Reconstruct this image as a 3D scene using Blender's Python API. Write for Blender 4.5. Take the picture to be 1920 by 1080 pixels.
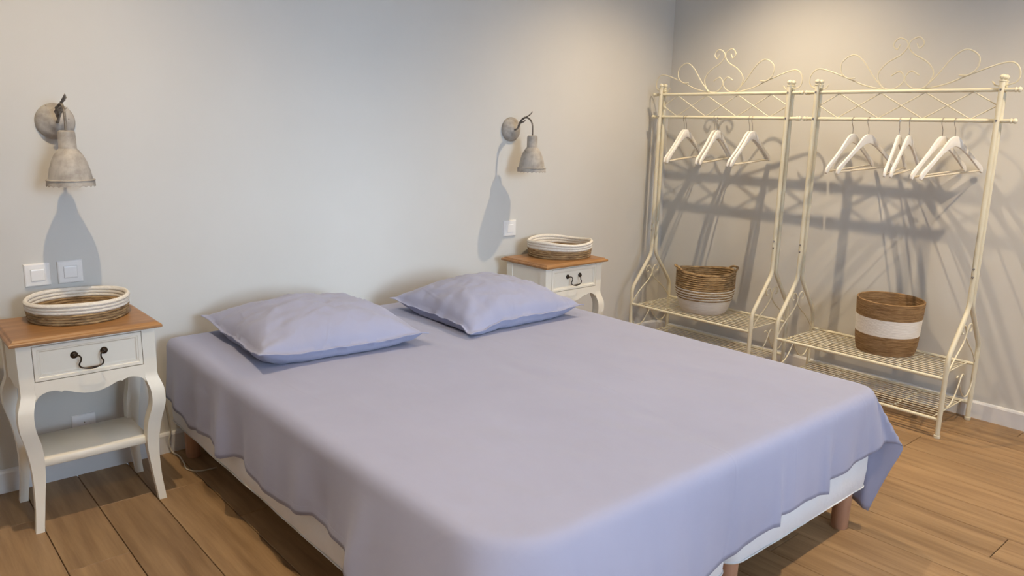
import bpy, bmesh, math, random
import numpy as np
from mathutils import Vector, Matrix, noise

# ------------------------------------------------------------------ camera, light, exposure
for o in list(bpy.data.objects):
    bpy.data.objects.remove(o)
SC = bpy.context.scene
COL = SC.collection
PI = math.pi
rnd = random.Random(7)

CAM = Vector((-0.2143, -3.0528, 1.3090))
YAW, PITCH, ROLL, FPX = 0.7209, 0.2099, 0.0227, 1454.24
fw = Vector((math.sin(YAW) * math.cos(PITCH), math.cos(YAW) * math.cos(PITCH), -math.sin(PITCH)))
r0 = Vector((math.cos(YAW), -math.sin(YAW), 0))
u0 = r0.cross(fw)
rr = r0 * math.cos(ROLL) + u0 * math.sin(ROLL)
uu = -r0 * math.sin(ROLL) + u0 * math.cos(ROLL)
cd = bpy.data.cameras.new('camera')
cam = bpy.data.objects.new('camera', cd)
COL.objects.link(cam)
m = Matrix((rr, uu, -fw)).transposed().to_4x4()
m.translation = CAM
cam.matrix_world = m
cd.sensor_width = 36.0
cd.lens = FPX / 1920 * 36.0
cd.clip_start = 0.02
SC.camera = cam

SC.view_settings.view_transform = 'Standard'
SC.view_settings.look = 'None'
SC.view_settings.exposure = 0.0
SC.view_settings.gamma = 1.0
SC.view_settings.use_curve_mapping = False

w = bpy.data.worlds.new('sky')
SC.world = w
w.use_nodes = True
w.node_tree.nodes['Background'].inputs[0].default_value = (0.58, 0.75, 1.0, 1)
w.node_tree.nodes['Background'].inputs[1].default_value = 10.0

# room dimensions
XR, XL, YF, ZC = 3.7162, -1.35, -4.9, 2.5
WIN = (0.35, 1.90, 0.85, 2.35)          # window opening in the wall opposite the bed: x0, x1, z0, z1


def add_light(kind, name, loc, energy, color, **kw):
    l = bpy.data.lights.new(name, kind)
    l.energy = energy
    l.color = color
    for k, v in kw.items():
        setattr(l, k, v)
    o = bpy.data.objects.new(name, l)
    COL.objects.link(o)
    o.location = loc
    return o


WARM = (1.0, 0.785, 0.52)
SPOTS = ((2.98, -0.9, 0.86), (2.98, -2.62, 1.05), (0.33, -0.86, 0.64), (0.33, -2.62, 0.90))
for sx, sy, k in SPOTS:
    add_light('SPOT', 'ceiling_spot_light', (sx, sy, ZC - 0.012), 128 * k, WARM,
              spot_size=math.radians(131), spot_blend=1.0, shadow_soft_size=0.014)
# area lamp added far outside, standing in for daylight through the window opening
day = add_light('AREA', 'daylight_stand_in', ((WIN[0] + WIN[1]) / 2 - 1.55, -25.0, 4.75), 3050,
                (0.65, 0.81, 1.0), shape='RECTANGLE', size=6.5, size_y=5.0)
day.rotation_euler = (PI / 2 - math.radians(8), 0, -math.radians(4.4))


# ------------------------------------------------------------------ materials
def mat(name, col, rough=0.6, col2=None, scale=(8, 8, 8), detail=4, bump=0.0, bscale=None, metal=0.0,
        ramp=(0.35, 0.65), spec=0.5, coords='Object', rand=0.0, bdetail=4, sheen=0.0, bdist=0.01, crease=None, speck=None):
    mt = bpy.data.materials.new(name)
    mt.use_nodes = True
    nt = mt.node_tree
    N, L = nt.nodes, nt.links
    b = N['Principled BSDF']
    b.inputs['Base Color'].default_value = (*col, 1)
    b.inputs['Roughness'].default_value = rough
    b.inputs['Metallic'].default_value = metal
    b.inputs['Specular IOR Level'].default_value = spec
    if sheen:
        b.inputs['Sheen Weight'].default_value = sheen
    tc = N.new('ShaderNodeTexCoord')
    vec = tc.outputs[coords]
    if rand:
        oi = N.new('ShaderNodeObjectInfo')
        add = N.new('ShaderNodeVectorMath')
        add.operation = 'ADD'
        mul = N.new('ShaderNodeVectorMath')
        mul.operation = 'SCALE'
        mul.inputs[0].default_value = (13.0, 7.0, 5.0)
        L.new(oi.outputs['Random'], mul.inputs['Scale'])
        L.new(vec, add.inputs[0])
        L.new(mul.outputs[0], add.inputs[1])
        vec = add.outputs[0]

    def nz(sc, det):
        mp = N.new('ShaderNodeMapping')
        mp.inputs['Scale'].default_value = sc
        L.new(vec, mp.inputs['Vector'])
        n = N.new('ShaderNodeTexNoise')
        n.inputs['Scale'].default_value = 1.0
        n.inputs['Detail'].default_value = det
        n.inputs['Roughness'].default_value = 0.6
        L.new(mp.outputs[0], n.inputs['Vector'])
        return n
    if col2 is not None:
        n = nz(scale, detail)
        cr = N.new('ShaderNodeValToRGB')
        cr.color_ramp.elements[0].position = ramp[0]
        cr.color_ramp.elements[1].position = ramp[1]
        cr.color_ramp.elements[0].color = (*col, 1)
        cr.color_ramp.elements[1].color = (*col2, 1)
        L.new(n.outputs['Fac'], cr.inputs[0])
        out = cr.outputs[0]
        if rand:
            hs = N.new('ShaderNodeHueSaturation')
            mr = N.new('ShaderNodeMapRange')
            mr.inputs['To Min'].default_value = 1 - rand
            mr.inputs['To Max'].default_value = 1 + rand
            L.new(oi.outputs['Random'], mr.inputs['Value'])
            L.new(mr.outputs[0], hs.inputs['Value'])
            L.new(out, hs.inputs['Color'])
            out = hs.outputs[0]
        L.new(out, b.inputs['Base Color'])
    if bump:
        n2 = nz(bscale or scale, bdetail)
        bp = N.new('ShaderNodeBump')
        bp.inputs['Strength'].default_value = bump
        bp.inputs['Distance'].default_value = bdist
        L.new(n2.outputs['Fac'], bp.inputs['Height'])
        last = bp
        for csc, wid, dist in (crease or ()):       # thin folds along the zero lines of a soft noise
            n3 = nz(csc, 2)
            m1 = N.new('ShaderNodeMath')
            m1.operation = 'SUBTRACT'
            m1.inputs[1].default_value = 0.5
            m2 = N.new('ShaderNodeMath')
            m2.operation = 'ABSOLUTE'
            m3 = N.new('ShaderNodeMapRange')
            m3.interpolation_type = 'SMOOTHSTEP'
            m3.inputs['From Max'].default_value = wid
            m3.inputs['To Min'].default_value = 1.0
            m3.inputs['To Max'].default_value = 0.0
            L.new(n3.outputs['Fac'], m1.inputs[0])
            L.new(m1.outputs[0], m2.inputs[0])
            L.new(m2.outputs[0], m3.inputs['Value'])
            b3 = N.new('ShaderNodeBump')
            b3.inputs['Strength'].default_value = 0.4
            b3.inputs['Distance'].default_value = dist
            L.new(m3.outputs[0], b3.inputs['Height'])
            L.new(last.outputs[0], b3.inputs['Normal'])
            last = b3
        L.new(last.outputs[0], b.inputs['Normal'])
    if speck:                                        # chipped paint
        n4 = nz(speck[1], 3)
        r4 = N.new('ShaderNodeMapRange')
        r4.inputs['From Min'].default_value = speck[2]
        r4.inputs['From Max'].default_value = speck[2] + 0.02
        L.new(n4.outputs['Fac'], r4.inputs['Value'])
        mx = N.new('ShaderNodeMix')
        mx.data_type = 'RGBA'
        L.new(r4.outputs[0], mx.inputs['Factor'])
        L.new(b.inputs['Base Color'].links[0].from_socket, mx.inputs['A'])
        mx.inputs['B'].default_value = (*speck[0], 1)
        L.new(mx.outputs['Result'], b.inputs['Base Color'])
    return mt


M = {}
M['wall'] = mat('wall_paint', (0.612, 0.600, 0.560), 0.85, (0.630, 0.617, 0.577), (2, 2, 2), bump=0.05, bscale=(160, 160, 160), bdist=0.002)
M['ceiling'] = mat('ceiling_paint', (0.86, 0.85, 0.83), 0.9, bump=0.03, bscale=(120, 120, 120), bdist=0.002)
M['trim'] = mat('white_trim_paint', (0.74, 0.74, 0.74), 0.5, (0.70, 0.70, 0.70), (5, 5, 5))
M['plank'] = mat('oak_plank', (0.20, 0.117, 0.055), 0.5, (0.40, 0.258, 0.132), (26, 1.9, 16), 10, 0.25, (110, 7, 60), rand=0.13, ramp=(0.28, 0.72), bdist=0.004, spec=0.4)
M['sub'] = mat('dark_subfloor', (0.03, 0.022, 0.017), 0.9)
M['sheet'] = mat('lavender_cotton', (0.312, 0.328, 0.450), 0.85, (0.328, 0.344, 0.470), (3, 3, 3), bump=0.16, bscale=(7, 3.2, 7), bdist=0.012, sheen=0.15, spec=0.2,
                 crease=(((2.4, 0.35, 0.8), 0.010, 0.0015), ((1.7, 0.9, 0.6), 0.010, 0.0007)))
M['cream'] = mat('cream_lacquer', (0.80, 0.76, 0.65), 0.42, (0.83, 0.79, 0.68), (6, 6, 6), bump=0.03, bscale=(60, 60, 60), bdist=0.002)
M['honey'] = mat('honey_wood', (0.25, 0.118, 0.040), 0.38, (0.385, 0.20, 0.075), (3, 40, 20), 6, 0.06, (5, 90, 40), bdist=0.002)
M['gap_shade'] = mat('drawer_gap_shade', (0.06, 0.035, 0.02), 0.8)  # near-black brown, shade of the gap round the drawer put into colour
M['iron'] = mat('dark_bronze', (0.03, 0.022, 0.016), 0.35, (0.075, 0.05, 0.03), (60, 60, 60), metal=0.8)
M['rack'] = mat('ivory_enamel', (0.70, 0.655, 0.50), 0.40, (0.74, 0.695, 0.54), (12, 12, 12))
M['hanger'] = mat('white_lacquered_wood', (0.84, 0.82, 0.78), 0.4, (0.80, 0.78, 0.74), (10, 10, 10))
M['dowel'] = mat('pale_dowel', (0.72, 0.66, 0.54), 0.5, (0.66, 0.59, 0.47), (40, 10, 10))
M['chrome'] = mat('chrome_wire', (0.55, 0.53, 0.5), 0.25, metal=1.0)
M['rope'] = mat('white_cotton_rope', (0.80, 0.76, 0.69), 0.9, (0.70, 0.66, 0.58), (90, 90, 240), bump=0.6, bscale=(160, 160, 300), bdist=0.003)
M['grass'] = mat('seagrass', (0.15, 0.085, 0.035), 0.8, (0.48, 0.33, 0.165), (26, 26, 110), 6, 0.9, (40, 40, 150), ramp=(0.33, 0.66), bdist=0.005)
M['twine'] = mat('brown_twine', (0.17, 0.09, 0.035), 0.85, (0.40, 0.25, 0.115), (18, 18, 210), 6, 0.7, (24, 24, 260), ramp=(0.32, 0.68), bdist=0.003)
M['twine_white'] = mat('white_twine', (0.86, 0.83, 0.78), 0.9, (0.76, 0.72, 0.66), (18, 18, 210), 6, 0.6, (24, 24, 260), ramp=(0.3, 0.7), bdist=0.003)
M['linen'] = mat('white_linen_band', (0.74, 0.70, 0.64), 0.9, (0.66, 0.62, 0.55), (20, 20, 190), 5, 0.5, (24, 24, 230), bdist=0.003)
M['lamp'] = mat('weathered_grey_metal', (0.30, 0.27, 0.235), 0.62, (0.47, 0.43, 0.375), (22, 22, 22), 8, 0.35, (45, 45, 45), ramp=(0.36, 0.60), bdist=0.004, metal=0.1, speck=((0.07, 0.045, 0.03), (38, 38, 55), 0.69))
M['lamp_dark'] = mat('aged_dark_metal', (0.13, 0.11, 0.09), 0.55, (0.30, 0.265, 0.22), (60, 60, 60), 6, 0.3, (80, 80, 80), metal=0.3)
M['plastic'] = mat('white_switch_plastic', (0.82, 0.81, 0.79), 0.25)
M['plastic_grey'] = mat('socket_hole_plastic', (0.30, 0.30, 0.30), 0.5)
M['base'] = mat('white_bed_base_fabric', (0.84, 0.85, 0.86), 0.85, (0.79, 0.80, 0.81), (6, 6, 6), bump=0.35, bscale=(22, 22, 22), bdist=0.006)
M['piping'] = mat('pale_piping', (0.70, 0.70, 0.70), 0.7)
M['beech'] = mat('beech_leg', (0.43, 0.235, 0.145), 0.45, (0.50, 0.285, 0.18), (30, 30, 4), 5)
M['cord'] = mat('clear_beige_cord', (0.55, 0.50, 0.42), 0.4)
M['glass_lens'] = mat('downlight_lens', (0.8, 0.8, 0.78), 0.3)


# ------------------------------------------------------------------ mesh helpers
def tag(o, label=None, cat=None, group=None, kind=None):
    if label: o['label'] = label
    if cat: o['category'] = cat
    if group: o['group'] = group
    if kind: o['kind'] = kind
    return o


def empty(name, loc=(0, 0, 0), rot=(0, 0, 0)):
    o = bpy.data.objects.new(name, None)
    o.empty_display_size = 0.05
    COL.objects.link(o)
    o.location = loc
    o.rotation_euler = rot
    return o


def link(name, me, material, parent=None, loc=None, rot=None, smooth=True):
    if material and not me.materials:
        me.materials.append(material)
    o = bpy.data.objects.new(name, me)
    COL.objects.link(o)
    if parent: o.parent = parent
    if loc is not None: o.location = loc
    if rot is not None: o.rotation_euler = rot
    return o


def copy_tree(o, parent=None):
    c = o.copy()
    COL.objects.link(c)
    c.parent = parent
    for ch in list(o.children):
        copy_tree(ch, c)
    return c


def mesh(name, verts, faces, smooth=True, angle=None):
    me = bpy.data.meshes.new(name)
    me.from_pydata([tuple(v) for v in verts], [], faces)
    me.update()
    bm = bmesh.new()
    bm.from_mesh(me)
    bmesh.ops.recalc_face_normals(bm, faces=bm.faces)
    bm.to_mesh(me)
    bm.free()
    if smooth:
        me.polygons.foreach_set('use_smooth', [True] * len(me.polygons))
        if angle is not None:
            me.set_sharp_from_angle(angle=math.radians(angle))
    return me


def box(name, lo, hi, bevel=0.0, seg=2):
    bm = bmesh.new()
    bmesh.ops.create_cube(bm, size=1.0)
    for v in bm.verts:
        v.co = Vector([lo[i] + (v.co[i] + 0.5) * (hi[i] - lo[i]) for i in range(3)])
    if bevel:
        bmesh.ops.bevel(bm, geom=list(bm.edges), offset=bevel, segments=seg, affect='EDGES', profile=0.5)
    me = bpy.data.meshes.new(name)
    bm.to_mesh(me)
    bm.free()
    if bevel:
        me.polygons.foreach_set('use_smooth', [True] * len(me.polygons))
        me.set_sharp_from_angle(angle=math.radians(50))
    return me


def catmull(pts, n=8, closed=False):
    P = [np.array(p, float) for p in pts]
    out = []
    k = len(P)
    rng = range(k) if closed else range(k - 1)
    for i in rng:
        a = P[(i - 1) % k] if (closed or i > 0) else 2 * P[0] - P[1]
        b, c = P[i], P[(i + 1) % k]
        e = P[(i + 2) % k] if (closed or i + 2 < k) else 2 * P[-1] - P[-2]
        for j in range(n):
            t = j / n
            out.append(0.5 * (2 * b + (c - a) * t + (2 * a - 5 * b + 4 * c - e) * t * t + (3 * b - a - 3 * c + e) * t ** 3))
    if not closed:
        out.append(P[-1])
    return out


def tube(name, pts, r, sides=8, caps=True):
    """A tube along a polyline; r is a number or one radius per point."""
    P = [Vector(p) for p in pts]
    n = len(P)
    R = [r] * n if isinstance(r, (int, float)) else list(r)
    T = []
    for i in range(n):
        t = P[min(i + 1, n - 1)] - P[max(i - 1, 0)]
        T.append(t.normalized())
    ref = Vector((0, 0, 1)) if abs(T[0].z) < 0.9 else Vector((1, 0, 0))
    nrm = (ref - T[0] * ref.dot(T[0])).normalized()
    V, F = [], []
    for i in range(n):
        nrm = (nrm - T[i] * nrm.dot(T[i])).normalized()
        bi = T[i].cross(nrm)
        for k in range(sides):
            a = 2 * PI * k / sides
            V.append(P[i] + (nrm * math.cos(a) + bi * math.sin(a)) * R[i])
    for i in range(n - 1):
        for k in range(sides):
            k2 = (k + 1) % sides
            F.append((i * sides + k, i * sides + k2, (i + 1) * sides + k2, (i + 1) * sides + k))
    if caps:
        F.append(tuple(range(sides)))
        F.append(tuple((n - 1) * sides + k for k in range(sides)))
    return mesh(name, V, F, True, 60)


def bent(pts, rad, n=6):
    """Polyline with its inner corners rounded."""
    P = [Vector(p) for p in pts]
    out = [P[0]]
    for i in range(1, len(P) - 1):
        a = (P[i - 1] - P[i]).normalized()
        b = (P[i + 1] - P[i]).normalized()
        s, e = P[i] + a * rad, P[i] + b * rad
        for j in range(n + 1):
            t = j / n
            out.append(s * (1 - t) ** 2 + P[i] * 2 * t * (1 - t) + e * t * t)
    out.append(P[-1])
    return out


def lathe(name, prof, seg=32, axis='z', fn=None, close_top=False, close_bot=False, angle=50):
    """Surface of revolution from (radius, height) pairs; fn(radius, height, angle, index) may displace."""
    V, F = [], []
    n = len(prof)
    for i, (r, h) in enumerate(prof):
        for k in range(seg):
            a = 2 * PI * k / seg
            r2, h2 = fn(r, h, a, i) if fn else (r, h)
            x, y, z = r2 * math.cos(a), r2 * math.sin(a), h2
            V.append((x, y, z) if axis == 'z' else (x, -z, y))
    for i in range(n - 1):
        for k in range(seg):
            k2 = (k + 1) % seg
            F.append((i * seg + k, i * seg + k2, (i + 1) * seg + k2, (i + 1) * seg + k))
    if close_bot: F.append(tuple(range(seg)))
    if close_top: F.append(tuple((n - 1) * seg + k for k in range(seg)))
    return mesh(name, V, F, True, angle)


def prism(name, outline, t0, t1, plane='xz', bevel=0.0):
    """Closed outline extruded: plane xz extrudes along y, xy along z."""
    n = len(outline)
    V = []
    for t in (t0, t1):
        for a, b in outline:
            V.append((a, t, b) if plane == 'xz' else (a, b, t))
    F = [tuple(range(n)), tuple(range(2 * n - 1, n - 1, -1))]
    F += [(i, (i + 1) % n, n + (i + 1) % n, n + i) for i in range(n)]
    me = mesh(name, V, F, False)
    if bevel:
        bm = bmesh.new()
        bm.from_mesh(me)
        ed = [e for e in bm.edges if len(e.link_faces) == 2 and e.calc_face_angle(0) > 0.9]
        bmesh.ops.bevel(bm, geom=ed, offset=bevel, segments=2, affect='EDGES', profile=0.5)
        bm.to_mesh(me)
        bm.free()
    me.polygons.foreach_set('use_smooth', [True] * len(me.polygons))
    me.set_sharp_from_angle(angle=math.radians(35))
    return me


def rect_loft(name, hx, hy, rings, plane='xy', cx=0, cy=0):
    """Concentric rectangles (inset, height), the last one filled."""
    V, F = [], []
    for ins, h in rings:
        a, b = hx - ins, hy - ins
        for sx, sy in ((-1, -1), (1, -1), (1, 1), (-1, 1)):
            V.append((cx + sx * a, cy + sy * b, h) if plane == 'xy' else (cx + sx * a, h, cy + sy * b))
    for i in range(len(rings) - 1):
        for k in range(4):
            k2 = (k + 1) % 4
            F.append((i * 4 + k, i * 4 + k2, i * 4 + 4 + k2, i * 4 + 4 + k))
    F.append((0, 1, 2, 3))
    e = (len(rings) - 1) * 4
    F.append((e, e + 1, e + 2, e + 3))
    return mesh(name, V, F, False)


def nz(x, y, z=0.0):
    return noise.noise(Vector((x, y, z)))


# ------------------------------------------------------------------ the room
PITCHX = 0.172
floor = tag(link('floor', box('floor', (XL, YF, -0.06), (XR, 0.0, -0.0125)), M['sub']), kind='structure')
k0 = math.floor((XL - 0.169) / PITCHX)
col_i = 0
x = 0.169 + k0 * PITCHX
plank_meshes = {}
while x < XR:
    xa, xb = max(x, XL), min(x + PITCHX, XR)
    y = -rnd.uniform(0.25, 1.25)
    edges = [0.0]
    while y > YF + 0.2:
        edges.append(y)
        y -= 1.28
    edges.append(YF)
    for a, b in zip(edges[:-1], edges[1:]):
        key = (round(xb - xa, 3), round(a - b, 3))
        if key not in plank_meshes:
            hw, hl = key[0] / 2 - 0.0012, key[1] / 2 - 0.0010
            plank_meshes[key] = rect_loft('plank', hw, hl, [(0, -0.0124), (0, -0.0016), (0.0012, 0.0)])
        p = link('plank', plank_meshes[key], M['plank'], floor)
        p.location = ((xa + xb) / 2, (a + b) / 2, 0)
    x += PITCHX

tag(link('wall_back', box('wall', (XL, 0, 0), (XR, 0.15, ZC)), M['wall']), kind='structure')
tag(link('wall_right', box('wall', (XR, YF, 0), (XR + 0.15, 0.15, ZC)), M['wall']), kind='structure')
tag(link('wall_left', box('wall', (XL - 0.15, YF, 0), (XL, 0.15, ZC)), M['wall']), kind='structure')
wf = bmesh.new()
for lo, hi in (((XL, 0), (WIN[0], ZC)), ((WIN[1], 0), (XR, ZC)), ((WIN[0], 0), (WIN[1], WIN[2])), ((WIN[0], WIN[3]), (WIN[1], ZC))):
    g = bmesh.ops.create_cube(wf, size=1.0)['verts']
    for v in g:
        v.co = Vector((lo[0] + (v.co.x + .5) * (hi[0] - lo[0]), YF - 0.15 + (v.co.y + .5) * 0.15, lo[1] + (v.co.z + .5) * (hi[1] - lo[1])))
me = bpy.data.meshes.new('wall_front')
wf.to_mesh(me)
wf.free()
tag(link('wall_front', me, M['wall']), kind='structure')
win = tag(empty('window_1', ((WIN[0] + WIN[1]) / 2, YF - 0.1, WIN[2])), kind='structure')
ww, wh = (WIN[1] - WIN[0]), WIN[3] - WIN[2]
for sx in (-1, 0, 1):
    link('window_stile', box('stile', (-0.03, -0.025, 0), (0.03, 0.025, wh), 0.004), M['trim'], win, (sx * (ww / 2 - 0.03), 0, 0))
for z in (0.03, wh - 0.03):
    link('window_rail', box('rail', (-ww / 2 + 0.06, -0.025, -0.03), (ww / 2 - 0.06, 0.025, 0.03), 0.004), M['trim'], win, (0, 0, z))
ceil = tag(link('ceiling', box('ceiling', (XL, YF, ZC), (XR, 0.0, ZC + 0.12)), M['ceiling']), kind='structure')
ring = lathe('trim_ring', [(0.030, 0.0), (0.034, -0.004), (0.042, -0.004), (0.045, 0.0)], 24)
lens = lathe('lens', [(0.0005, -0.001), (0.030, -0.001)], 24)
for sx, sy, k in SPOTS:
    link('downlight_ring', ring, M['trim'], ceil, (sx, sy, ZC))
    link('downlight_lens', lens, M['glass_lens'], ceil, (sx, sy, ZC))


def baseboard(name, length):
    prof = [(0, 0), (-0.014, 0), (-0.014, 0.072), (-0.010, 0.080), (-0.003, 0.083), (0, 0.083)]
    V = [(t, a, b) for t in (0, length) for a, b in prof]
    n = len(prof)
    F = [tuple(range(n)), tuple(range(n, 2 * n))] + [(i, (i + 1) % n, n + (i + 1) % n, n + i) for i in range(n)]
    return tag(link(name, mesh(name, V, F, False), M['trim']), kind='structure')


b = baseboard('baseboard_back', XR - XL)
b.location = (XL, 0, 0)
b = baseboard('baseboard_right', -YF - 0.014)
b.location = (XR, -0.014, 0)
b.rotation_euler = (0, 0, -PI / 2)


# ------------------------------------------------------------------ bed
def make_base(label, xa, xb):
    ya, yb, z0, z1 = -2.042, -0.05, 0.145, 0.318
    cx, cy = (xa + xb) / 2, (ya + yb) / 2
    root = tag(empty('box_spring', (cx, cy, 0)), label, 'box spring', 'upholstered bases of the bed')
    hx, hy = (xb - xa) / 2, (yb - ya) / 2
    # rounded-corner slab with slightly wavy lower edge
    V, F = [], []
    prof = [(0.035, z0 - 0.001), (0.010, z0 + 0.001), (0.0, z0 + 0.014), (-0.004, z0 + 0.07), (-0.003, z1 - 0.06), (0.004, z1 - 0.02), (0.03, z1)]
    outline = []
    rc = 0.045
    for qx, qy, a0 in ((1, 1, 0), (-1, 1, 90), (-1, -1, 180), (1, -1, 270)):
        for j in range(7):
            a = math.radians(a0 + j * 15)
            outline.append((qx * (hx - rc), qy * (hy - rc), math.cos(a), math.sin(a)))
    full = []
    for i in range(len(outline)):
        p, q = outline[i], outline[(i + 1) % len(outline)]
        full.append(p)
        d = math.hypot((q[0] + rc * q[2]) - (p[0] + rc * p[2]), (q[1] + rc * q[3]) - (p[1] + rc * p[3]))
        for j in range(1, int(d / 0.06)):
            t = j / int(d / 0.06)
            full.append(tuple(p[k] * (1 - t) + q[k] * t for k in range(4)))
    n = len(full)
    for ins, z in prof:
        for px, py, nx, ny in full:
            x, y = px + nx * (rc - ins), py + ny * (rc - ins)
            dz = 0.004 * nz(x * 9, y * 9, 3.1) if z < z0 + 0.05 else 0
            dn = 0.003 * nz(x * 7 + 4, y * 7, z * 9)
            V.append((x + nx * dn, y + ny * dn, z + dz))
    for i in range(len(prof) - 1):
        for k in range(n):
            F.append((i * n + k, i * n + (k + 1) % n, (i + 1) * n + (k + 1) % n, (i + 1) * n + k))
    F.append(tuple(range(n)))
    F.append(tuple((len(prof) - 1) * n + k for k in range(n)))
    link('base_body', mesh('base_body', V, F, True, 60), M['base'], root)
    pp = [(px + nx * (rc + 0.001), py + ny * (rc + 0.001), z0 + 0.012 + 0.004 * nz((px + nx * rc) * 9, (py + ny * rc) * 9, 3.1)) for px, py, nx, ny in full]
    pp.append(pp[0])
    link('piping', tube('piping', pp, 0.0022, 6, False), M['piping'], root)
    leg = lathe('leg', [(0.0255, 0.0), (0.0275, 0.003), (0.030, 0.147)], 24, close_bot=True, close_top=True)
    for sx in (-1, 1):
        for sy in (-1, 1):
            link('leg', leg, M['beech'], root, (sx * (hx - 0.062), sy * (hy - 0.052), 0))
    return root


make_base('left white upholstered box spring on beech legs, beside the nearer nightstand', 0.670, 1.4665)
make_base('right white upholstered box spring, its beech foot leg nearest the clothes racks', 1.4805, 2.277)

MT = 0.484
me = box('mattress', (0.700, -1.995, 0.319), (2.247, -0.105, MT), 0.045, 5)
mo = link('mattress', me, M['base'])
tag(mo, 'thin double mattress covered by the lavender sheet', 'mattress')


def smooth_interp(x, xs, ys):
    return float(np.interp(x, xs, ys))


def sst(a, b, x):
    t = min(1, max(0, (x - a) / (b - a)))
    return t * t * (3 - 2 * t)


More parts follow.
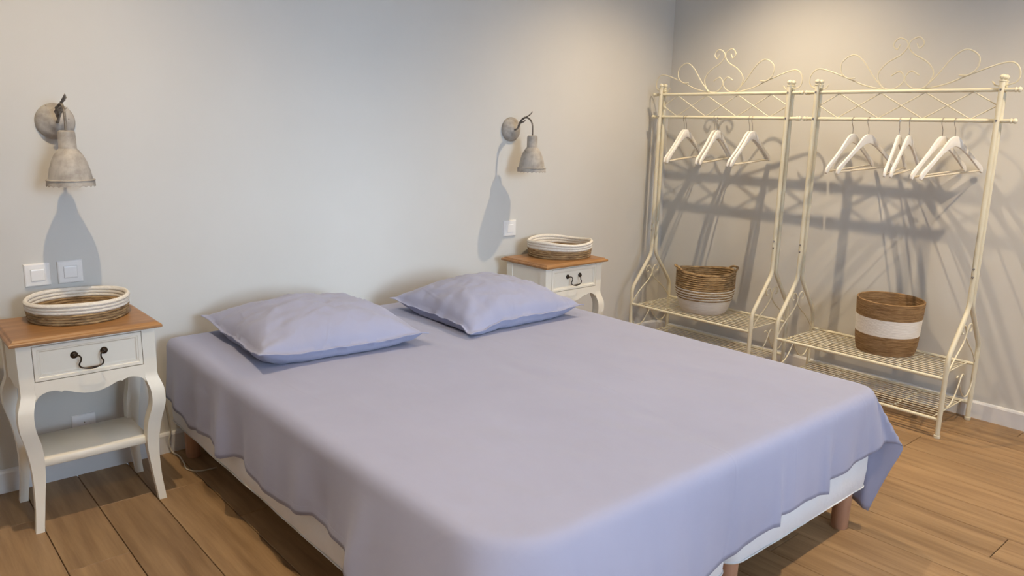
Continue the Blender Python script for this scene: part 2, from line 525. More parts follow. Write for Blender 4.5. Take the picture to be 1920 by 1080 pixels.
def make_sheet():
    TOP, RE, RC, RC2 = 0.494, 0.036, 0.13, 0.055
    EX0, EX1 = 0.656 + RE, 2.293 - RE           # lines where the cloth starts to turn over
    EY0, EY1 = -2.058 + RE, -0.085 - RE
    # overhang lengths (from the turning line) read along each side
    LV = [-2.06, -1.80, -1.66, -1.58, -1.50, -1.385, -1.29, -1.19, -1.09, -0.91, -0.87, -0.81, -0.74, -0.674, -0.58, -0.45, -0.34, -0.28, -0.20, -0.10]
    LZ = [0.190, 0.200, 0.215, 0.241, 0.270, 0.260, 0.271, 0.242, 0.230, 0.232, 0.240, 0.258, 0.246, 0.220, 0.230, 0.225, 0.212, 0.245, 0.262, 0.270]
    FU = [0.65, 1.0, 1.40, 1.52, 1.645, 1.655, 1.80, 1.925, 1.94, 2.0, 2.10, 2.20, 2.30]
    FZ = [0.195, 0.198, 0.218, 0.226, 0.240, 0.256, 0.256, 0.246, 0.272, 0.276, 0.276, 0.292, 0.325]
    oL = lambda v: TOP - smooth_interp(v, LV, LZ) + 0.02 + 0.004 * nz(v * 14, 1.7)
    oF = lambda u: TOP - smooth_interp(u, FU, FZ) + 0.02 + 0.002 * nz(u * 14, 5.7)
    oR = lambda v: 0.400 + 0.02 * nz(v * 3, 9.0)
    oH = 0.12
    K = 20
    us = [('L', 1 - i / K) for i in range(K)] + [('M', EX0 + (EX1 - EX0) * i / 96) for i in range(97)] + [('R', (i + 1) / K) for i in range(K)]
    vs = [('F', 1 - i / K) for i in range(K)] + [('M', EY0 + (EY1 - EY0) * i / 116) for i in range(117)] + [('H', (i + 1) / 6) for i in range(6)]

    def prof(s, phi):
        al = PI / 2 - phi
        arc = RE * al
        if s <= arc:
            a = s / RE
            return RE * math.sin(a), RE * (1 - math.cos(a))
        e = s - arc
        return RE * math.sin(al) + e * math.cos(al), RE * (1 - math.cos(al)) + e * math.sin(al)

    ridgesL = [(-0.24, 0.05, .016), (-0.38, 0.03, -.010), (-0.52, 0.04, -.012), (-0.655, 0.035, .020), (-0.80, 0.05, -.010), (-1.0, .05, .010),
               (-1.22, 0.04, .012), (-1.36, .05, -.010), (-1.56, 0.05, .024), (-1.72, .05, -.006)]
    ridgesF = [(1.15, 0.05, .012), (1.40, 0.04, -.008), (1.64, 0.016, .012), (1.67, .02, -.006), (1.915, 0.018, .014), (1.95, .02, -.008), (2.12, .04, -.012)]

    def rid(x, R):
        return sum(a * math.exp(-((x - c) / w_) ** 2) for c, w_, a in R)

    V = []
    for vk, vv in vs:
        for uk, uvv in us:
            ucl = EX0 if uk == 'L' else EX1 if uk == 'R' else uvv
            vcl = EY0 if vk == 'F' else EY1 if vk == 'H' else vv
            du = 0.0 if uk == 'M' else (uvv * oL(vcl) if uk == 'L' else uvv * oR(vcl))
            dv = 0.0 if vk == 'M' else (vv * oF(ucl) if vk == 'F' else vv * oH)
            sx = -1 if uk == 'L' else 1
            sy = -1 if vk != 'H' else 1
            # wide rounded corner at the near foot of the bed
            U, W = ucl + sx * du, vcl + sy * dv
            if U < EX0 + RC and W < EY0 + RC:
                ax, ay = EX0 + RC - U, EY0 + RC - W
                rho = math.hypot(ax, ay)
                s_ = rho - RC
                if s_ > 0:
                    th = math.atan2(ax, ay)
                    g = sst(0.03, 0.30, s_)
                    o, dr = prof(s_, 0.39 + 0.20 * math.sin(2 * th))
                    o += RC + g * (0.016 * math.sin(7.5 * th + 0.6) + 0.006 * nz(th * 6, s_ * 5, 3))
                    V.append((EX0 + RC - o * math.sin(th), EY0 + RC - o * math.cos(th), max(TOP - dr, 0.03)))
                    continue
                V.append((U, W, TOP))
                continue
            # far foot corner: the spare cloth stands out as one pointed flap, its tail hanging behind
            if U > EX1 - RC2 and W < EY0 + RC2:
                cx_, cy_ = EX1 - RC2, EY0 + RC2
                ax, ay = U - cx_, cy_ - W
                rho = math.hypot(ax, ay)
                s_ = rho - RC2
                if s_ <= 0:
                    V.append((U, W, TOP))
                    continue
                th = math.degrees(math.atan2(ax, ay))
                FT = 31.0
                pk = FT + 1.2 - math.sqrt((th - FT) ** 2 + 12.0)
                pk = max(pk, 0.0) if th < 2 * FT else -(th - 2 * FT)
                pk = 1.12 * pk if pk > 0 else pk
                hd = 42 * sst(0, 16, th) + 14 * sst(FT, 2 * FT + 5, th) + 34 * sst(2 * FT, 90, th)
                ysh = 0.0
                if pk < 0:
                    o, dr = prof(s_, 0.05)
                    ysh = math.tan(math.radians(-pk)) * dr * 0.93
                else:
                    o, dr = prof(s_, math.radians(pk) + 0.045 * (1 - min(1, pk / 20)))
                h = math.radians(hd)
                V.append((cx_ + (RC2 + o) * math.sin(h), cy_ - (RC2 + o) * math.cos(h) + ysh, max(TOP - dr, 0.02)))
                continue
            if du == 0 and dv == 0:
                # top: small rumples, long soft creases towards the foot
                x, y = ucl, vcl
                ed = min(x - EX0, EX1 - x, y - EY0, EY1 - y)
                f = sst(0, 0.12, ed)
                z = TOP + f * (0.004 * nz(x * 3, y * 2, 1.0) + 0.0035 * nz(x * 16 + y * 5, y * 4, 2.0) + 0.0016 * nz(x * 40, y * 9, 4.0))
                z -= 0.004 * math.exp(-((x - 1.475 - 0.03 * nz(y * 2, 3)) / 0.03) ** 2) * f * sst(-0.5, -1.0, y)
                # shallow dip under the pillows' front edges
                V.append((x, y, z))
                continue
            if dv == 0:
                phi = 0.05 + 0.05 * nz(vcl * 5, 2.0 * sx)
                if uk == 'L':
                    phi += 0.34 * sst(-1.25, EY0 + RC, vcl)
                R = rid(vcl, ridgesL) if uk == 'L' else 0.012 * nz(vcl * 7, 4)
                o, dr = prof(du, phi)
                g = sst(0.03, 0.26, du)
                wob = g * (R + 0.004 * nz(vcl * 18, du * 5, 8))
                ysh = 0.0
                if uk == 'R':      # the tail by the foot corner swings towards the head
                    ysh = 0.48 * dr * math.exp(-max(0, vcl - EY0 - RC2) / 0.35)
                x, y, z = ucl + sx * (o + wob), vcl + ysh + g * 0.006 * nz(vcl * 9, du * 6, 5), TOP - dr
                V.append((x, y, z))
                continue
            if du == 0:
                if vk == 'F':
                    phi = 0.05 + 0.045 * nz(ucl * 5, 7.0) + 0.34 * sst(1.35, EX0 + RC, ucl)
                    o, dr = prof(dv, phi)
                    g = sst(0.03, 0.26, dv)
                    wob = g * (rid(ucl, ridgesF) + 0.004 * nz(ucl * 16, dv * 5, 2))
                    V.append((ucl + g * 0.005 * nz(ucl * 9, dv * 6, 15), vcl - o - wob, TOP - dr))
                else:
                    o, dr = prof(dv, 0.0)
                    V.append((ucl, vcl + min(o, 0.036), TOP - dr))
                continue
            rho = math.hypot(du, dv)
            th = math.degrees(math.atan2(du, dv))        # 0 along the foot/head side, 90 along the long side
            if vk == 'H':
                h = math.radians(th)
                o, dr = prof(rho * 0.8, 0.0)
                V.append((ucl + sx * o * math.sin(h), vcl + o * math.cos(h), TOP - dr))
                continue
    nu, nv = len(us), len(vs)
    F = [(j * nu + i, j * nu + i + 1, (j + 1) * nu + i + 1, (j + 1) * nu + i) for j in range(nv - 1) for i in range(nu - 1)]
    me = mesh('bed_sheet', V, F, True)
    o = link('bed_sheet', me, M['sheet'])
    s = o.modifiers.new('thick', 'SOLIDIFY')
    s.thickness = 0.0025
    s.offset = 0
    tag(o, 'lavender blue cotton sheet draped over the double bed', 'bed sheet')
    # stitched hem lines a few centimetres above the edge
    rowF = [V[2 * nu + i] for i in range(K, nu - K)]
    rowL = [V[j * nu + 2] for j in range(K, nv - 6)]
    for row in (rowF, rowL):
        link('hem_seam', tube('hem_seam', row, 0.0014, 5), M['sheet'], o)
    return o


make_sheet()


def make_pillow(label, loc, rot, hw, hd, T, seed, tips):
    N = 64
    root = tag(empty('pillow', loc, (0, 0, math.radians(rot))), label, 'pillow', 'lavender pillows at the head of the bed')

    def seam(u, v):
        x = u * hw * (1 - 0.075 * (1 - v * v)) + 0.008 * nz(v * 3, u, seed)
        y = v * hd * (1 - 0.075 * (1 - u * u)) + 0.008 * nz(u * 3, v, seed + 5)
        z = 0.040 + 0.008 * nz(u * 2.2, v * 2.2, seed + 9) + 0.007 * nz(u * 6, v * 6, seed + 14)
        for (cu, cv), h in tips.items():
            d = math.hypot(u - cu, v - cv)
            z += h * math.exp(-(d / 0.35) ** 2)
        return x, y, z

    def surf(u, v, top):
        x, y, z = seam(u, v)
        a, b_ = max(0, 1 - (abs(u) / 0.955) ** 2.2), max(0, 1 - (abs(v) / 0.955) ** 2.2)
        k = (a * b_)
        if top:
            wr = 0.006 * nz(u * 2.2 + v * 1.0, v * 1.8, seed + 1) + 0.0025 * nz(u * 6 - v * 4, v * 4 + u * 2, seed + 2)
            # creases running in from the corners
            cr = 0.0
            for cu in (-1, 1):
                for cv in (-1, 1):
                    du, dv = u - cu, v - cv
                    an = math.atan2(dv, du)
                    rad = math.hypot(du, dv)
                    cr += 0.006 * math.sin(an * 9 + seed) * math.exp(-((rad - 0.55) / 0.35) ** 2)
            n1 = nz(u * 1.6 + 0.7 * v, v * 1.9 - 0.5 * u, seed + 21)
            n2 = nz(u * 2.8 - v, v * 2.2 + u, seed + 33)
            cr += 0.0045 * math.exp(-(n1 / 0.040) ** 2) - 0.0035 * math.exp(-(n2 / 0.05) ** 2)
            return x, y, z + T * k ** 0.48 + (wr + cr) * k ** 0.35 + 0.0012
        zb = z - 0.075 * k ** 0.33 - 0.0012
        return x, y, max(zb, 0.0)
    g = [math.sin(PI / 2 * (-1 + 2 * i / N)) * 0.5 + (-1 + 2 * i / N) * 0.5 for i in range(N + 1)]
    V, F = [], []
    for top in (True, False):
        for v in g:
            for u in g:
                V.append(surf(u, v, top))
    n = N + 1
    off = n * n
    for base in (0, off):
        for j in range(N):
            for i in range(N):
                F.append((base + j * n + i, base + j * n + i + 1, base + (j + 1) * n + i + 1, base + (j + 1) * n + i))
    rim = [i for i in range(n)] + [j * n + N for j in range(1, n)] + [N * n + i for i in range(N - 1, -1, -1)] + [j * n for j in range(N - 1, 0, -1)]
    for a, b_ in zip(rim, rim[1:] + rim[:1]):
        F.append((a, b_, off + b_, off + a))
    link('pillowcase', mesh('pillowcase', V, F, True, 70), M['sheet'], root)
    pts = [tuple(V[i]) for i in rim]
    pts = [(p[0], p[1], p[2] - 0.0012) for p in pts] + [(pts[0][0], pts[0][1], pts[0][2] - 0.0012)]
    link('edge_seam', tube('edge_seam', pts, 0.0020, 5, False), M['sheet'], root)
    return root


make_pillow('lavender pillow lying nearer the foreground nightstand, left of the two', (1.085, -0.445, 0.499), -4, 0.315, 0.315, 0.112, 3.0,
            {(-1, 1): 0.020, (-1, -1): 0.022, (1, -1): 0.004})
make_pillow('lavender pillow lying nearer the far nightstand, right of the two', (1.86, -0.525, 0.499), -1, 0.305, 0.29, 0.120, 11.0,
            {(-1, 1): 0.012, (1, -1): 0.012, (-1, -1): -0.02})


# ------------------------------------------------------------------ nightstands
def make_nightstand(label, cx, cy):
    root = tag(empty('nightstand', (cx, cy, 0)), label, 'nightstand', 'cream nightstands either side of the bed')
    HW, HD, H = 0.2184, 0.1711, 0.6386
    YFR = -0.1455
    link('top', rect_loft('top', HW, HD, [(0.012, 0.6176), (0.003, 0.6190), (0.0, 0.6215), (0.0, 0.6275), (0.003, 0.6310), (0.009, 0.6325), (0.013, 0.6375), (0.016, H)]), M['honey'], root)
    # curved legs: outer and inner outline, same in depth
    prof = [(0.6176, .199, .158), (0.50, .1985, .158), (0.457, .1985, .158), (0.43, .206, .164), (0.40, .2135, .171), (0.35, .2130, .1705), (0.284, .199, .1565),
            (0.2, .1895, .153), (0.1, .190, .163), (0.03, .196, .1715), (0.0, .199, .1745)]
    P = catmull(prof, 4)
    V, F = [], []
    for z, o, i in P:
        yo, yi = o - 0.0535, i - 0.0535
        V += [(o, -yo, z), (i, -yo, z), (i, -yi, z), (o, -yi, z)]
    n = len(P)
    for k in range(n - 1):
        for q in range(4):
            q2 = (q + 1) % 4
            F.append((k * 4 + q, k * 4 + q2, k * 4 + 4 + q2, k * 4 + 4 + q))
    F += [(0, 1, 2, 3), tuple((n - 1) * 4 + q for q in range(4))]
    for sx in (1, -1):
        for sy in (1, -1):
            me = mesh('leg', [(v[0] * sx, v[1] * sy, v[2]) for v in V], F, True, 40)
            link('leg', me, M['cream'], root)
    # scalloped front apron and frame around the drawer
    half = [(0.160, 0.434), (0.152, 0.447), (0.140, 0.455), (0.125, 0.4598), (0.110, 0.4605), (0.097, 0.457), (0.088, 0.4515), (0.081, 0.4550), (0.070, 0.4515), (0.050, 0.4425), (0.025, 0.4345), (0.0, 0.432)]
    low = half + [(-x, z) for x, z in half[::-1][1:]]
    link('apron', prism('apron', low + [(-0.160, 0.4945), (0.160, 0.4945)], YFR, YFR + 0.02), M['cream'], root)
    link('top_rail', box('top_rail', (-0.160, YFR, 0.6095), (0.160, YFR + 0.02, 0.6176)), M['cream'], root)
    for s in (-1, 1):
        hs = [(0.112, 0.445), (0.09, 0.458), (0.06, 0.462), (0.0, 0.452)]
        lo = hs + [(-a, z) for a, z in hs[::-1][1:]]
        me = prism('side_panel', lo + [(-0.112, 0.6176), (0.112, 0.6176)], -0.006, 0.006)
        link('side_panel', me, M['cream'], root, (s * 0.187, 0, 0), (0, 0, PI / 2))
    link('back_panel', box('back_panel', (-0.160, 0.118, 0.455), (0.160, 0.130, 0.6176)), M['cream'], root)
    link('gap_backing', box('gap_backing', (-0.1585, YFR + 0.008, 0.4975), (0.1585, 0.117, 0.609)), M['gap_shade'], root)  # dark filler box added so the drawer gap reads as shade
    dr = link('drawer', rect_loft('drawer', 0.1565, 0.0558, [(0, YFR + 0.0075), (0, YFR + 0.0005), (0.0015, YFR - 0.001), (0.011, YFR - 0.001), (0.0125, YFR + 0.001),
              (0.0165, YFR + 0.0015), (0.020, YFR + 0.0055), (0.024, YFR + 0.006)], 'xz', 0, 0.5520), M['cream'], root)
    hd = link('handle', lathe('rosette', [(0.0115, 0.0), (0.0115, 0.002), (0.009, 0.005), (0.0045, 0.0065), (0.0035, 0.012), (0.0005, 0.013)], 18, 'y'), M['iron'], dr, (-0.043, YFR + 0.0055, 0.563))
    link('handle', hd.data, M['iron'], dr, (0.043, YFR + 0.0055, 0.563))
    Y = YFR - 0.006
    hp = [(-0.043, Y + .002, .563), (-0.034, Y - .006, .5635), (-0.0285, Y - .010, .556), (-0.0300, Y - .010, .545), (-0.0350, Y - .010, .536), (-0.0315, Y - .010, .526), (-0.018, Y - .011, .5205), (0, Y - .012, .5190)]
    pts = catmull(hp + [(-x, y, z) for x, y, z in hp[::-1][1:]], 5)
    rad = [0.0024 + 0.0022 * math.exp(-(p[0] / 0.013) ** 2) * (1 if p[2] < .53 else 0) for p in pts]
    link('handle', tube('bail', pts, rad, 8), M['iron'], dr)
    link('shelf', box('shelf', (-0.166, -0.114, 0.203), (0.166, 0.120, 0.230), 0.003, 1), M['cream'], root)
    return root


make_nightstand('cream nightstand with honey wood top in the left foreground, two switches above it', 0.3405, -0.2467)
make_nightstand('cream nightstand with honey wood top at the far side of the bed', 2.5465, -0.2390)


# ------------------------------------------------------------------ baskets
def coil_profile(r0, r1, z0, z1, rows, bump):
    out = []
    for i in range(rows):
        for j in range(4):
            t = (i + j / 4) / rows
            out.append((r0 + (r1 - r0) * t + bump * math.sin(PI * j / 4), z0 + (z1 - z0) * t))
    out.append((r1, z1))
    return out


def band(name, parent, material, r0, r1, z0, z1, rows, bump, wall, seed, rough=0.0, lip=False, seg=72, wobble=None):
    """One band of a coiled basket wall: bumpy outside and inside, closed at top and bottom."""
    outer = coil_profile(r0, r1, z0, z1, rows, bump)
    inner = [(r - 2 * (bump if 0 else 0) - wall, z) for r, z in coil_profile(r0, r1, z0, z1, rows, -bump * 0.7)][::-1]
    pr = outer + ([(r1 - wall * 0.25, z1 + wall * 0.35), (r1 - wall * 0.75, z1 + wall * 0.35)] if lip else []) + inner

    def fn(r, h, a, i):
        dr = rough * noise.noise(Vector((math.cos(a) * 9, math.sin(a) * 9, h * 160 + seed))) if rough else 0
        dr += rough * 0.6 * math.sin(a * 46 + h * 700) if rough else 0
        if wobble:
            ddr, dh = wobble(a, h)
            return r + dr + ddr, h + dh
        return r + dr, h
    V, F = [], []
    me = lathe(name, pr + [pr[0]], seg, fn=fn, angle=70)
    return link(name, me, material, parent)


def base_disc(parent, material, r, z, rows=6):
    pr = [(r, z), (r, z + 0.006)] + [(r * (1 - i / (rows * 2)), z + 0.006 + (0.002 if i % 2 else 0)) for i in range(1, rows * 2)] + [(0.0006, z + 0.006)]
    return link('base', lathe('base', pr, 36, close_bot=True), material, parent)


def oval_tray(label, loc, R, h, seed, sag):
    root = tag(empty('shallow_basket', loc), label, 'basket', 'shallow rope and seagrass baskets')
    wb = lambda a, z: (0.004 * math.sin(2 * a + seed) * z / h, sag * 0.006 * math.sin(3 * a + seed) * (z / h) ** 2)
    zc = h * 0.52
    rb, rm = R * 0.955, R * 0.985
    base_disc(root, M['grass'], rb - 0.004, 0.0)
    band('seagrass_band', root, M['grass'], rb, rm, 0.0, zc, 4, 0.004, 0.008, seed, 0.0014, wobble=wb)
    for i in range(3):
        za, zb = zc + (h - zc) * i / 3, zc + (h - zc) * (i + 1) / 3
        band('rope_coil', root, M['rope'], rm + (R - rm) * i / 3, rm + (R - rm) * (i + 1) / 3, za, zb, 1, 0.0042, 0.008, seed + i, 0.0002, lip=(i == 2), wobble=wb)
    return root


oval_tray('shallow white-rimmed seagrass basket on the nearer nightstand', (0.366, -0.176, 0.6390), 0.153, 0.068, 1.0, 0.3)
oval_tray('shallow white-rimmed seagrass basket on the far nightstand', (2.612, -0.205, 0.6390), 0.166, 0.080, 4.0, 0.8)

SHZ = 0.2777
# handled basket
root = tag(empty('handled_basket', (3.486, -0.514, SHZ)), 'round seagrass basket with two handles and thin white stripes on the left rack', 'basket', 'tall baskets on the racks')
H1, R1 = 0.235, 0.156
rad = lambda z: 0.120 + 0.042 * min(1, (z / 0.12)) ** 0.62 - 0.006 * max(0, (z - 0.13) / 0.105)


def wob1(a, z):
    k = (z / H1) ** 3
    c = math.cos(2 * (a + 0.72))
    return 0.008 * c * k, 0.006 * c * k


base_disc(root, M['linen'], 0.116, 0.0)
zz = [0.0, 0.026, 0.052, 0.078]
for i in range(3):
    band('white_band', root, M['linen'], rad(zz[i]), rad(zz[i + 1]), zz[i], zz[i + 1], 5, 0.0012, 0.007, i, 0.0002, wobble=wob1)
z = 0.078
for i in range(8):
    h = 0.0078 if i % 2 else 0.0074
    band('white_stripe' if i % 2 else 'seagrass_stripe', root, M['rope'] if i % 2 else M['grass'], rad(z), rad(z + h), z, z + h, 1, 0.0032, 0.007, i, 0.0002 if i % 2 else 0.0010, wobble=wob1)
    z += h
nrow = 8
step = (H1 - z) / nrow
for i in range(nrow):
    band('seagrass_coil', root, M['grass'], rad(z), rad(z + step), z, z + step, 1, 0.0042, 0.009, 20 + i, 0.0016, lip=(i == nrow - 1), wobble=wob1)
    z += step
for s in (0, 1):
    a0 = -0.72 + PI * s
    pts = []
    for j in range(17):
        t = -1 + j / 8
        a = a0 + t * 0.40
        r = R1 + 0.001 + 0.011 * (1 - t * t)
        dr, dh = wob1(a, H1)
        pts.append(((r + dr) * math.cos(a), (r + dr) * math.sin(a), H1 + dh + 0.001 + 0.014 * (1 - t ** 4)))
    link('handle', tube('handle', pts, 0.0062, 8), M['grass'], root)

# banded basket
root = tag(empty('banded_basket', (3.525, -1.533, SHZ)), 'tall brown twine basket with a broad white middle band on the right rack', 'basket', 'tall baskets on the racks')
RB = lambda z: 0.128 + 0.020 * min(1, z / 0.05) ** 0.6 * (0.35 + 0.65 * z / 0.255)
wob2 = lambda a, z: (0.003 * math.cos(2 * a + 1) * z / 0.25, 0.004 * math.cos(a - 1.2) * z / 0.25)
base_disc(root, M['twine'], RB(0) - 0.004, 0.0)
zs_ = [0.0, 0.030, 0.060, 0.092]
for i in range(3):
    band('twine_band', root, M['twine'], RB(zs_[i]), RB(zs_[i + 1]), zs_[i], zs_[i + 1], 8, 0.0011, 0.006, i, 0.0006, wobble=wob2)
band('white_band', root, M['twine_white'], RB(0.092), RB(0.173), 0.092, 0.173, 20, 0.0011, 0.006, 5, 0.0004, wobble=wob2)
band('twine_band', root, M['twine'], RB(0.173), RB(0.252), 0.173, 0.252, 20, 0.0011, 0.006, 8, 0.0006, lip=True, wobble=wob2)

# ------------------------------------------------------------------ garment racks
HL, ZB1, ZB2, ZSH, ZLO = 0.402, 1.4870, 1.3612, 0.2690, 0.083
YFT, YBK = -0.178, 0.178
XP = 3.480


def make_rack():
    root = empty('garment_rack', (0, 0, 0), (0, 0, -PI / 2))
    fr = tube('front_post', bent([(0, -0.0185, 1.522), (0, -0.0185, 0.560), (0, YFT, 0.362), (0, YFT, 0.0)], 0.034), 0.0105, 12)
    bk = tube('back_post', bent([(0, 0.0185, 1.522), (0, 0.0185, 0.560), (0, YBK, 0.362), (0, YBK, 0.0)], 0.034), 0.0105, 12)
    fin = lathe('finial', [(0.0108, -0.004), (0.0122, -0.002), (0.0122, 0.001), (0.006, 0.003), (0.006, 0.005), (0.0115, 0.010), (0.0130, 0.0155), (0.0115, 0.021), (0.006, 0.0255), (0.0006, 0.027)], 16, close_bot=True)
    foot = lathe('foot_cap', [(0.013, 0.0), (0.0135, 0.002), (0.0135, 0.013), (0.0107, 0.0145)], 14, close_bot=True)
    bolt = lathe('bolt', [(0.005, 0), (0.005, 0.002), (0.0005, 0.003)], 10, 'y')
    for s in (-1, 1):
        a = link('front_post', fr, M['rack'], root, (s * HL, 0, 0))
        b = link('back_post', bk, M['rack'], root, (s * HL, 0, 0))
        link('finial', fin, M['rack'], a, (0, -0.0185, 1.522))
        link('finial', fin, M['rack'], b, (0, 0.0185, 1.522))
        link('foot_cap', foot, M['rack'], a, (0, YFT, 0))
        link('foot_cap', foot, M['rack'], b, (0, YBK, 0))
        for z in (ZB1, ZB2):
            link('bolt', bolt, M['chrome'], a, (0, -0.0285, z))
        for z in (0.70, 0.735):
            link('bolt', bolt, M['chrome'], a, (0, -0.0285, z))
        # scrollwork between the legs
        c = (YFT + YBK) / 2
        up = [(-0.167, .283), (-0.135, .320), (-0.090, .358), (-0.042, .392), (-0.010, .425), (0.003, .458), (0.018, .481), (0.040, .484), (0.054, .468), (0.047, .450), (0.032, .451)]
        lo = [(-0.170, .240), (-0.166, .175), (-0.130, .132), (-0.080, .135), (-0.038, .170), (-0.012, .205), (0.004, .236), (0.022, .252), (0.038, .246)]
        for q in (1, -1):
            for pts, nm in ((up, 'upper_scroll'), (lo, 'lower_scroll')):
                pp = [(0.0015 * q, c + q * y, z) for y, z in catmull(pts, 5)]
                link(nm, tube(nm, pp, 0.0032, 6), M['rack'], root, (s * HL, 0, 0))
    for z, nm in ((ZB1, 'crown_bar'), (ZB2, 'hanging_bar')):
        e = HL + 0.0635
        pts = [(-e - .007, 0, z), (-e - .005, 0, z), (-e + .001, 0, z), (-e + .007, 0, z), (-e + .010, 0, z), (-e + .014, 0, z), (-e + .018, 0, z), (-e + .019, 0, z)]
        ra = [0.003, 0.0085, 0.0115, 0.0095, 0.007, 0.0105, 0.0105, 0.0085]
        link(nm, tube(nm, pts + [(-p[0], p[1], p[2]) for p in pts[::-1]], ra + ra[::-1], 12), M['rack'], root)
    # lattice
    L = 2 * (HL - 0.0105)
    wd = L / 4
    xs = [-L / 2 + wd * (k + .5) for k in range(4)]
    zt, zb, zm = ZB1 - 0.006, ZB2 + 0.006, (ZB1 + ZB2) / 2
    rods = []
    for k in range(3):
        rods += [((xs[k], -.0022, zt), (xs[k + 1], -.0022, zb)), ((xs[k], .0022, zb), (xs[k + 1], .0022, zt))]
    rods += [((-L / 2, .0022, zm), (xs[0], .0022, zt)), ((-L / 2, -.0022, zm), (xs[0], -.0022, zb)), ((xs[3], -.0022, zt), (L / 2, -.0022, zm)), ((xs[3], .0022, zb), (L / 2, .0022, zm))]
    for a, b in rods:
        link('lattice_rod', tube('lattice_rod', [a, b], 0.0026, 6), M['rack'], root)
    # crown scrollwork
    lyre = [(.036, .205), (.0485, .184), (.066, .2045), (.045, .231), (.0125, .2205), (.0025, .193), (.028, .160), (.08, .13), (.113, .096), (.12, .063), (.093, .0180), (.048, .0095), (.010, .033), (.0025, .061), (.025, .0865), (.061, .0685)]
    loop = [(.088, .0105), (.14, .068), (.195, .14), (.245, .169), (.295, .14), (.296, .093), (.265, .064), (.226, .0625)]
    outr = [(.092, .0095), (.177, .028), (.275, .068), (.382, .1065), (.43, .1065), (.455, .072), (.445, .03), (.38, .016), (.356, .035)]
    for nm, pts, dy in (('crown_lyre', lyre, 0.0), ('crown_loop', loop, -0.0035), ('crown_sweep', outr, 0.0035)):
        for q in (1, -1):
            pp = [(q * a, dy, ZB1 + b) for a, b in catmull(pts, 6)]
            link(nm, tube(nm, pp, 0.0030, 6), M['rack'], root)
    # wire shelves
    rail = tube('shelf_rail', [(-HL, 0, 0), (HL, 0, 0)], 0.0078, 10)
    wire = tube('wire', [(-HL + 0.035, 0, 0), (HL - 0.035, 0, 0)], 0.0023, 6)
    cross = tube('cross_rod', [(0, YFT, 0), (0, YBK, 0)], 0.0030, 6)
    for z in (ZSH, ZLO):
        sh = link('wire_shelf', rail, M['rack'], root, (0, YFT, z))
        link('back_rail', rail, M['rack'], sh, (0, YBK - YFT, 0))
        for k in range(11):
            link('wire', wire, M['rack'], sh, (0, 0.028 + (YBK - YFT - 0.056) * k / 10, 0.0056))
        for xk in (-HL + 0.035, -0.19, 0.0, 0.19, HL - 0.035):
            link('cross_rod', cross, M['rack'], sh, (xk, -YFT, 0.0008))
    return root


rack = make_rack()
rack.location = (XP, -0.5363, 0)
tag(rack, 'ivory metal garment rack with scrolled crown standing in the corner, left of the two', 'garment rack', 'ivory garment racks')
rack2 = copy_tree(rack)
rack2.location = (XP, -1.4884, 0)
tag(rack2, 'ivory metal garment rack with scrolled crown, right one, holding the white-banded basket', 'garment rack', 'ivory garment racks')


# ------------------------------------------------------------------ hangers
def make_hanger():
    root = empty('clothes_hanger')
    top = [(0.0, -.066), (.016, -.068), (.034, -.078), (.055, -.097), (.085, -.125), (.125, -.158), (.160, -.184), (.180, -.198), (.193, -.210), (.200, -.224), (.200, -.234)]
    bot = [(.194, -.240), (.184, -.232), (.168, -.216), (.14, -.192), (.10, -.160), (.06, -.132), (.03, -.116), (.012, -.110), (0.0, -.108)]
    half = top + bot
    left = [(-x, z) for x, z in half[::-1]]
    outline = [(x_ * 1.04, z_) for x_, z_ in half + left[1:-1]]
    link('body', prism('body', outline, -0.0055, 0.0055, bevel=0.0022), M['hanger'], root)
    # notch rings near the ends
    hook = [(0, 0, -.070), (0, 0, -.045), (.004, 0, -.030), (.0115, 0, -.016), (.0135, 0, -.002), (.0095, 0, .0085), (0, 0, .0118), (-.0090, 0, .0085), (-.0120, 0, 0.000), (-.0125, 0, -.008)]
    link('hook', tube('hook', catmull(hook, 4), 0.0016, 6), M['chrome'], root)
    link('trouser_bar', tube('trouser_bar', [(-.194, 0, -.2285), (.194, 0, -.2285)], 0.0042, 8), M['dowel'], root)
    return root


HANG = [(-0.286, 7.0, 'leftmost white wooden hanger on the left rack, hanging in the first pair', 3.4),
        (-0.302, 7.5, 'second white wooden hanger from the left on the left rack, overlapping the first', 3.4),
        (-0.489, 9.3, 'third white wooden hanger from the left on the left rack, rear of the middle pair', 3.2),
        (-0.513, 10.0, 'fourth white wooden hanger from the left on the left rack, front of the middle pair', 3.2),
        (-0.707, 3.2, 'fifth white wooden hanger from the left on the left rack, rear of the last pair', 3.5),
        (-0.725, 4.0, 'rightmost white wooden hanger on the left rack', 3.5),
        (-1.265, -4.1, 'leftmost white wooden hanger on the right rack', 3.5),
        (-1.341, -11.8, 'second white wooden hanger from the left on the right rack', 3.5),
        (-1.482, 11.3, 'third white wooden hanger from the left on the right rack, turned almost edge on', 3.0),
        (-1.526, 6.5, 'fourth white wooden hanger from the left on the right rack', 3.2),
        (-1.666, -10.0, 'fifth white wooden hanger from the left on the right rack', 4.0),
        (-1.718, -14.7, 'rightmost white wooden hanger on the right rack', 4.0)]
h0 = make_hanger()
for i, (hy, ph, lab, tilt) in enumerate(HANG):
    h = h0 if i == 0 else copy_tree(h0)
    h.location = (XP, hy - 0.012, ZB2 - 0.0018)
    h.rotation_euler = (0, math.radians(tilt), PI + math.radians(ph))
    tag(h, lab, 'hanger', 'white hangers on the %s rack' % ('left' if i < 6 else 'right'))


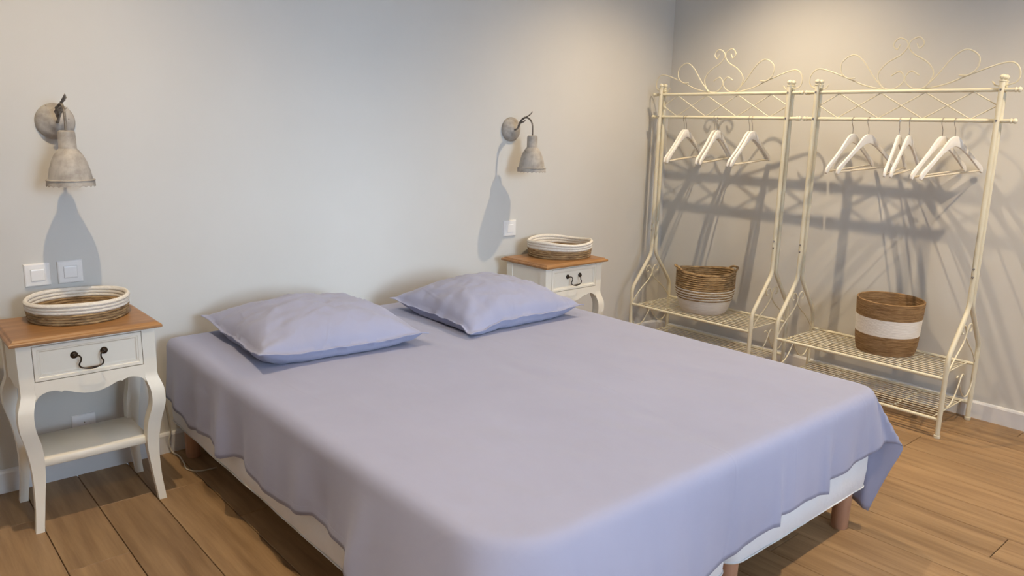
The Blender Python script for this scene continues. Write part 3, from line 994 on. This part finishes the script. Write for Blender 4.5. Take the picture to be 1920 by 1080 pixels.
# ------------------------------------------------------------------ wall lamps
def make_lamp(label, x, z, SW=0.0):
    root = tag(empty('wall_lamp', (x, 0, z)), label, 'wall lamp', 'weathered metal wall lamps')
    link('wall_plate', lathe('wall_plate', [(0.0585, 0.0), (0.061, 0.003), (0.0605, 0.008), (0.055, 0.016), (0.043, 0.0225), (0.027, 0.026), (0.0255, 0.0285), (0.016, 0.031), (0.0125, 0.033), (0.0005, 0.0335)], 36, 'y'), M['lamp'], root)
    arm_p = [(0, -.030, -.001), (0, -.044, .000), (0, -.059, .010), (0, -.073, .032), (0, -.088, .050), (0.2 * SW, -.108, .0590), (0.5 * SW, -.127, .0560), (0.8 * SW, -.142, .042), (SW, -.1495, .018), (SW, -.150, -.030)]
    pts = catmull(arm_p, 5)
    arm = link('arm', tube('arm', pts, [0.0050 if p[1] > -.10 else 0.0043 for p in pts], 8), M['lamp_dark'], root)

    def leaf(p0, p1, wid, lift, side):
        a, b = Vector(p0), Vector(p1)
        d = (b - a)
        L = d.length
        t = d.normalized()
        s = Vector(side).normalized()
        n = t.cross(s)
        V, F = [], []
        K = 9
        for k in range(K):
            f = k / (K - 1)
            w_ = wid * math.sin(PI * min(1, f * 0.93 + 0.07)) ** 0.8 * (1 + 0.18 * math.sin(f * 22)) + 0.0006
            c = a + t * (L * f) + n * (lift * math.sin(PI * f * 0.9))
            for q in (-1, 0, 1):
                V.append(c + s * (w_ * q) + n * (-0.0035 if q == 0 else 0))
        for k in range(K - 1):
            for q in range(2):
                F.append((k * 3 + q, k * 3 + q + 1, k * 3 + 4 + q, k * 3 + 3 + q))
        o = link('leaf', mesh('leaf', V, F, True), M['lamp_dark'], arm)
        sm = o.modifiers.new('thick', 'SOLIDIFY')
        sm.thickness = 0.0016
        return o
    leaf((0.001, -.055, .010), (0.004, -.107, .064), 0.016, 0.006, (0.85, 0.5, 0.1))
    leaf((-0.001, -.073, .036), (-0.004, -.118, .050), 0.011, -0.008, (0.85, 0.5, -0.2))
    leaf((0.0, -.100, .058), (0.006 + SW * .5, -.145, .091), 0.0105, -0.006, (0.8, 0.5, 0.3))
    leaf((0.004, -.066, .026), (0.022, -.092, .048), 0.006, 0.004, (0.3, -0.6, 0.4))
    # shade with a neck and a scalloped skirt
    Z = -0.028
    pr = [(0.006, Z + .001), (0.020, Z + .001), (0.0245, Z - .002), (0.0258, Z - .008), (0.0265, Z - .056), (0.0275, Z - .058), (0.033, Z - .064), (0.043, Z - .078), (0.053, Z - .100), (0.0600, Z - .125), (0.0645, Z - .150), (0.0660, Z - .156),
          (0.0700, Z - .158), (0.0715, Z - .162), (0.0725, Z - .176),
          (0.0708, Z - .176), (0.0695, Z - .162), (0.064, Z - .156), (0.058, Z - .125), (0.051, Z - .100), (0.041, Z - .080), (0.025, Z - .062), (0.0006, Z - .060)]

    def fn(r, h, a, i):
        if i in (14, 15):
            return r, h + 0.0045 * abs(math.sin(a * 11)) - 0.004
        return r + 0.0006 * nz(math.cos(a) * 3, math.sin(a) * 3, h * 40), h
    link('shade', lathe('shade', pr, 88, fn=fn, angle=40), M['lamp'], root, (SW, -.150, 0))
    rim = [(0.0718 * math.cos(a), 0.0718 * math.sin(a), Z - .159) for a in [2 * PI * k / 48 for k in range(49)]]
    link('rim_bead', tube('rim_bead', rim, 0.0017, 6, False), M['lamp'], root, (SW, -.150, 0))
    return root


make_lamp('weathered grey metal wall lamp above the two switches', 0.384, 1.279)
make_lamp('weathered grey metal wall lamp above the far nightstand', 2.433, 1.276, 0.016)


# ------------------------------------------------------------------ switches, socket, cord
def plate(name, label, cat, x, z, size, socket=False, grp=None):
    root = tag(empty(name, (x, 0, z)), label, cat, grp)
    h = size / 2
    link('frame', rect_loft('frame', h, h, [(0, 0.0), (0, -0.004), (0.002, -0.0075), (0.005, -0.009), (h * 0.46, -0.0095), (h * 0.46, -0.0075)], 'xz'), M['plastic'], root)
    if socket:
        link('socket_well', lathe('socket_well', [(0.021, 0.0098), (0.0195, 0.0098), (0.0185, 0.006), (0.0005, 0.006)], 28, 'y'), M['plastic'], root)
        for s in (-1, 1):
            link('contact_hole', lathe('contact_hole', [(0.0026, 0.0062), (0.0026, 0.0066), (0.0004, 0.0066)], 10, 'y'), M['plastic_grey'], root, (s * 0.0095, 0, 0))
        link('earth_pin', lathe('earth_pin', [(0.0024, 0.006), (0.0024, 0.011), (0.0004, 0.012)], 10, 'y'), M['chrome'], root, (0, 0, 0.010))
    else:
        r = h * 0.525
        link('rocker', rect_loft('rocker', r, r, [(0, -0.0076), (0, -0.0105), (0.0015, -0.0118), (0.004, -0.0122)], 'xz'), M['plastic'], root)
    return root


plate('light_switch', 'square white light switch, left of the pair above the basket', 'switch', 0.284, 0.759, 0.080, grp='switches over the near nightstand')
plate('light_switch', 'square white light switch, right of the pair under the lamp', 'switch', 0.385, 0.760, 0.080, grp='switches over the near nightstand')
plate('light_switch', 'square white light switch beside the far lamp, left of the far nightstand basket', 'switch', 2.4385, 0.768, 0.084)
plate('wall_socket', 'white wall socket low behind the shelf of the near nightstand', 'socket', 0.382, 0.187, 0.080, True)
cp = catmull([(0.655, -0.012, 0.30), (0.668, -0.020, 0.20), (0.676, -0.022, 0.10), (0.664, -0.030, 0.05), (0.672, -0.042, 0.012), (0.684, -0.075, 0.004), (0.678, -0.150, 0.004), (0.668, -0.215, 0.004), (0.70, -0.26, 0.004), (0.76, -0.27, 0.004)], 6)
tag(link('power_cord', tube('power_cord', cp, 0.0028, 6), M['cord']), 'thin pale power cord trailing to the floor behind the bed leg', 'cord')
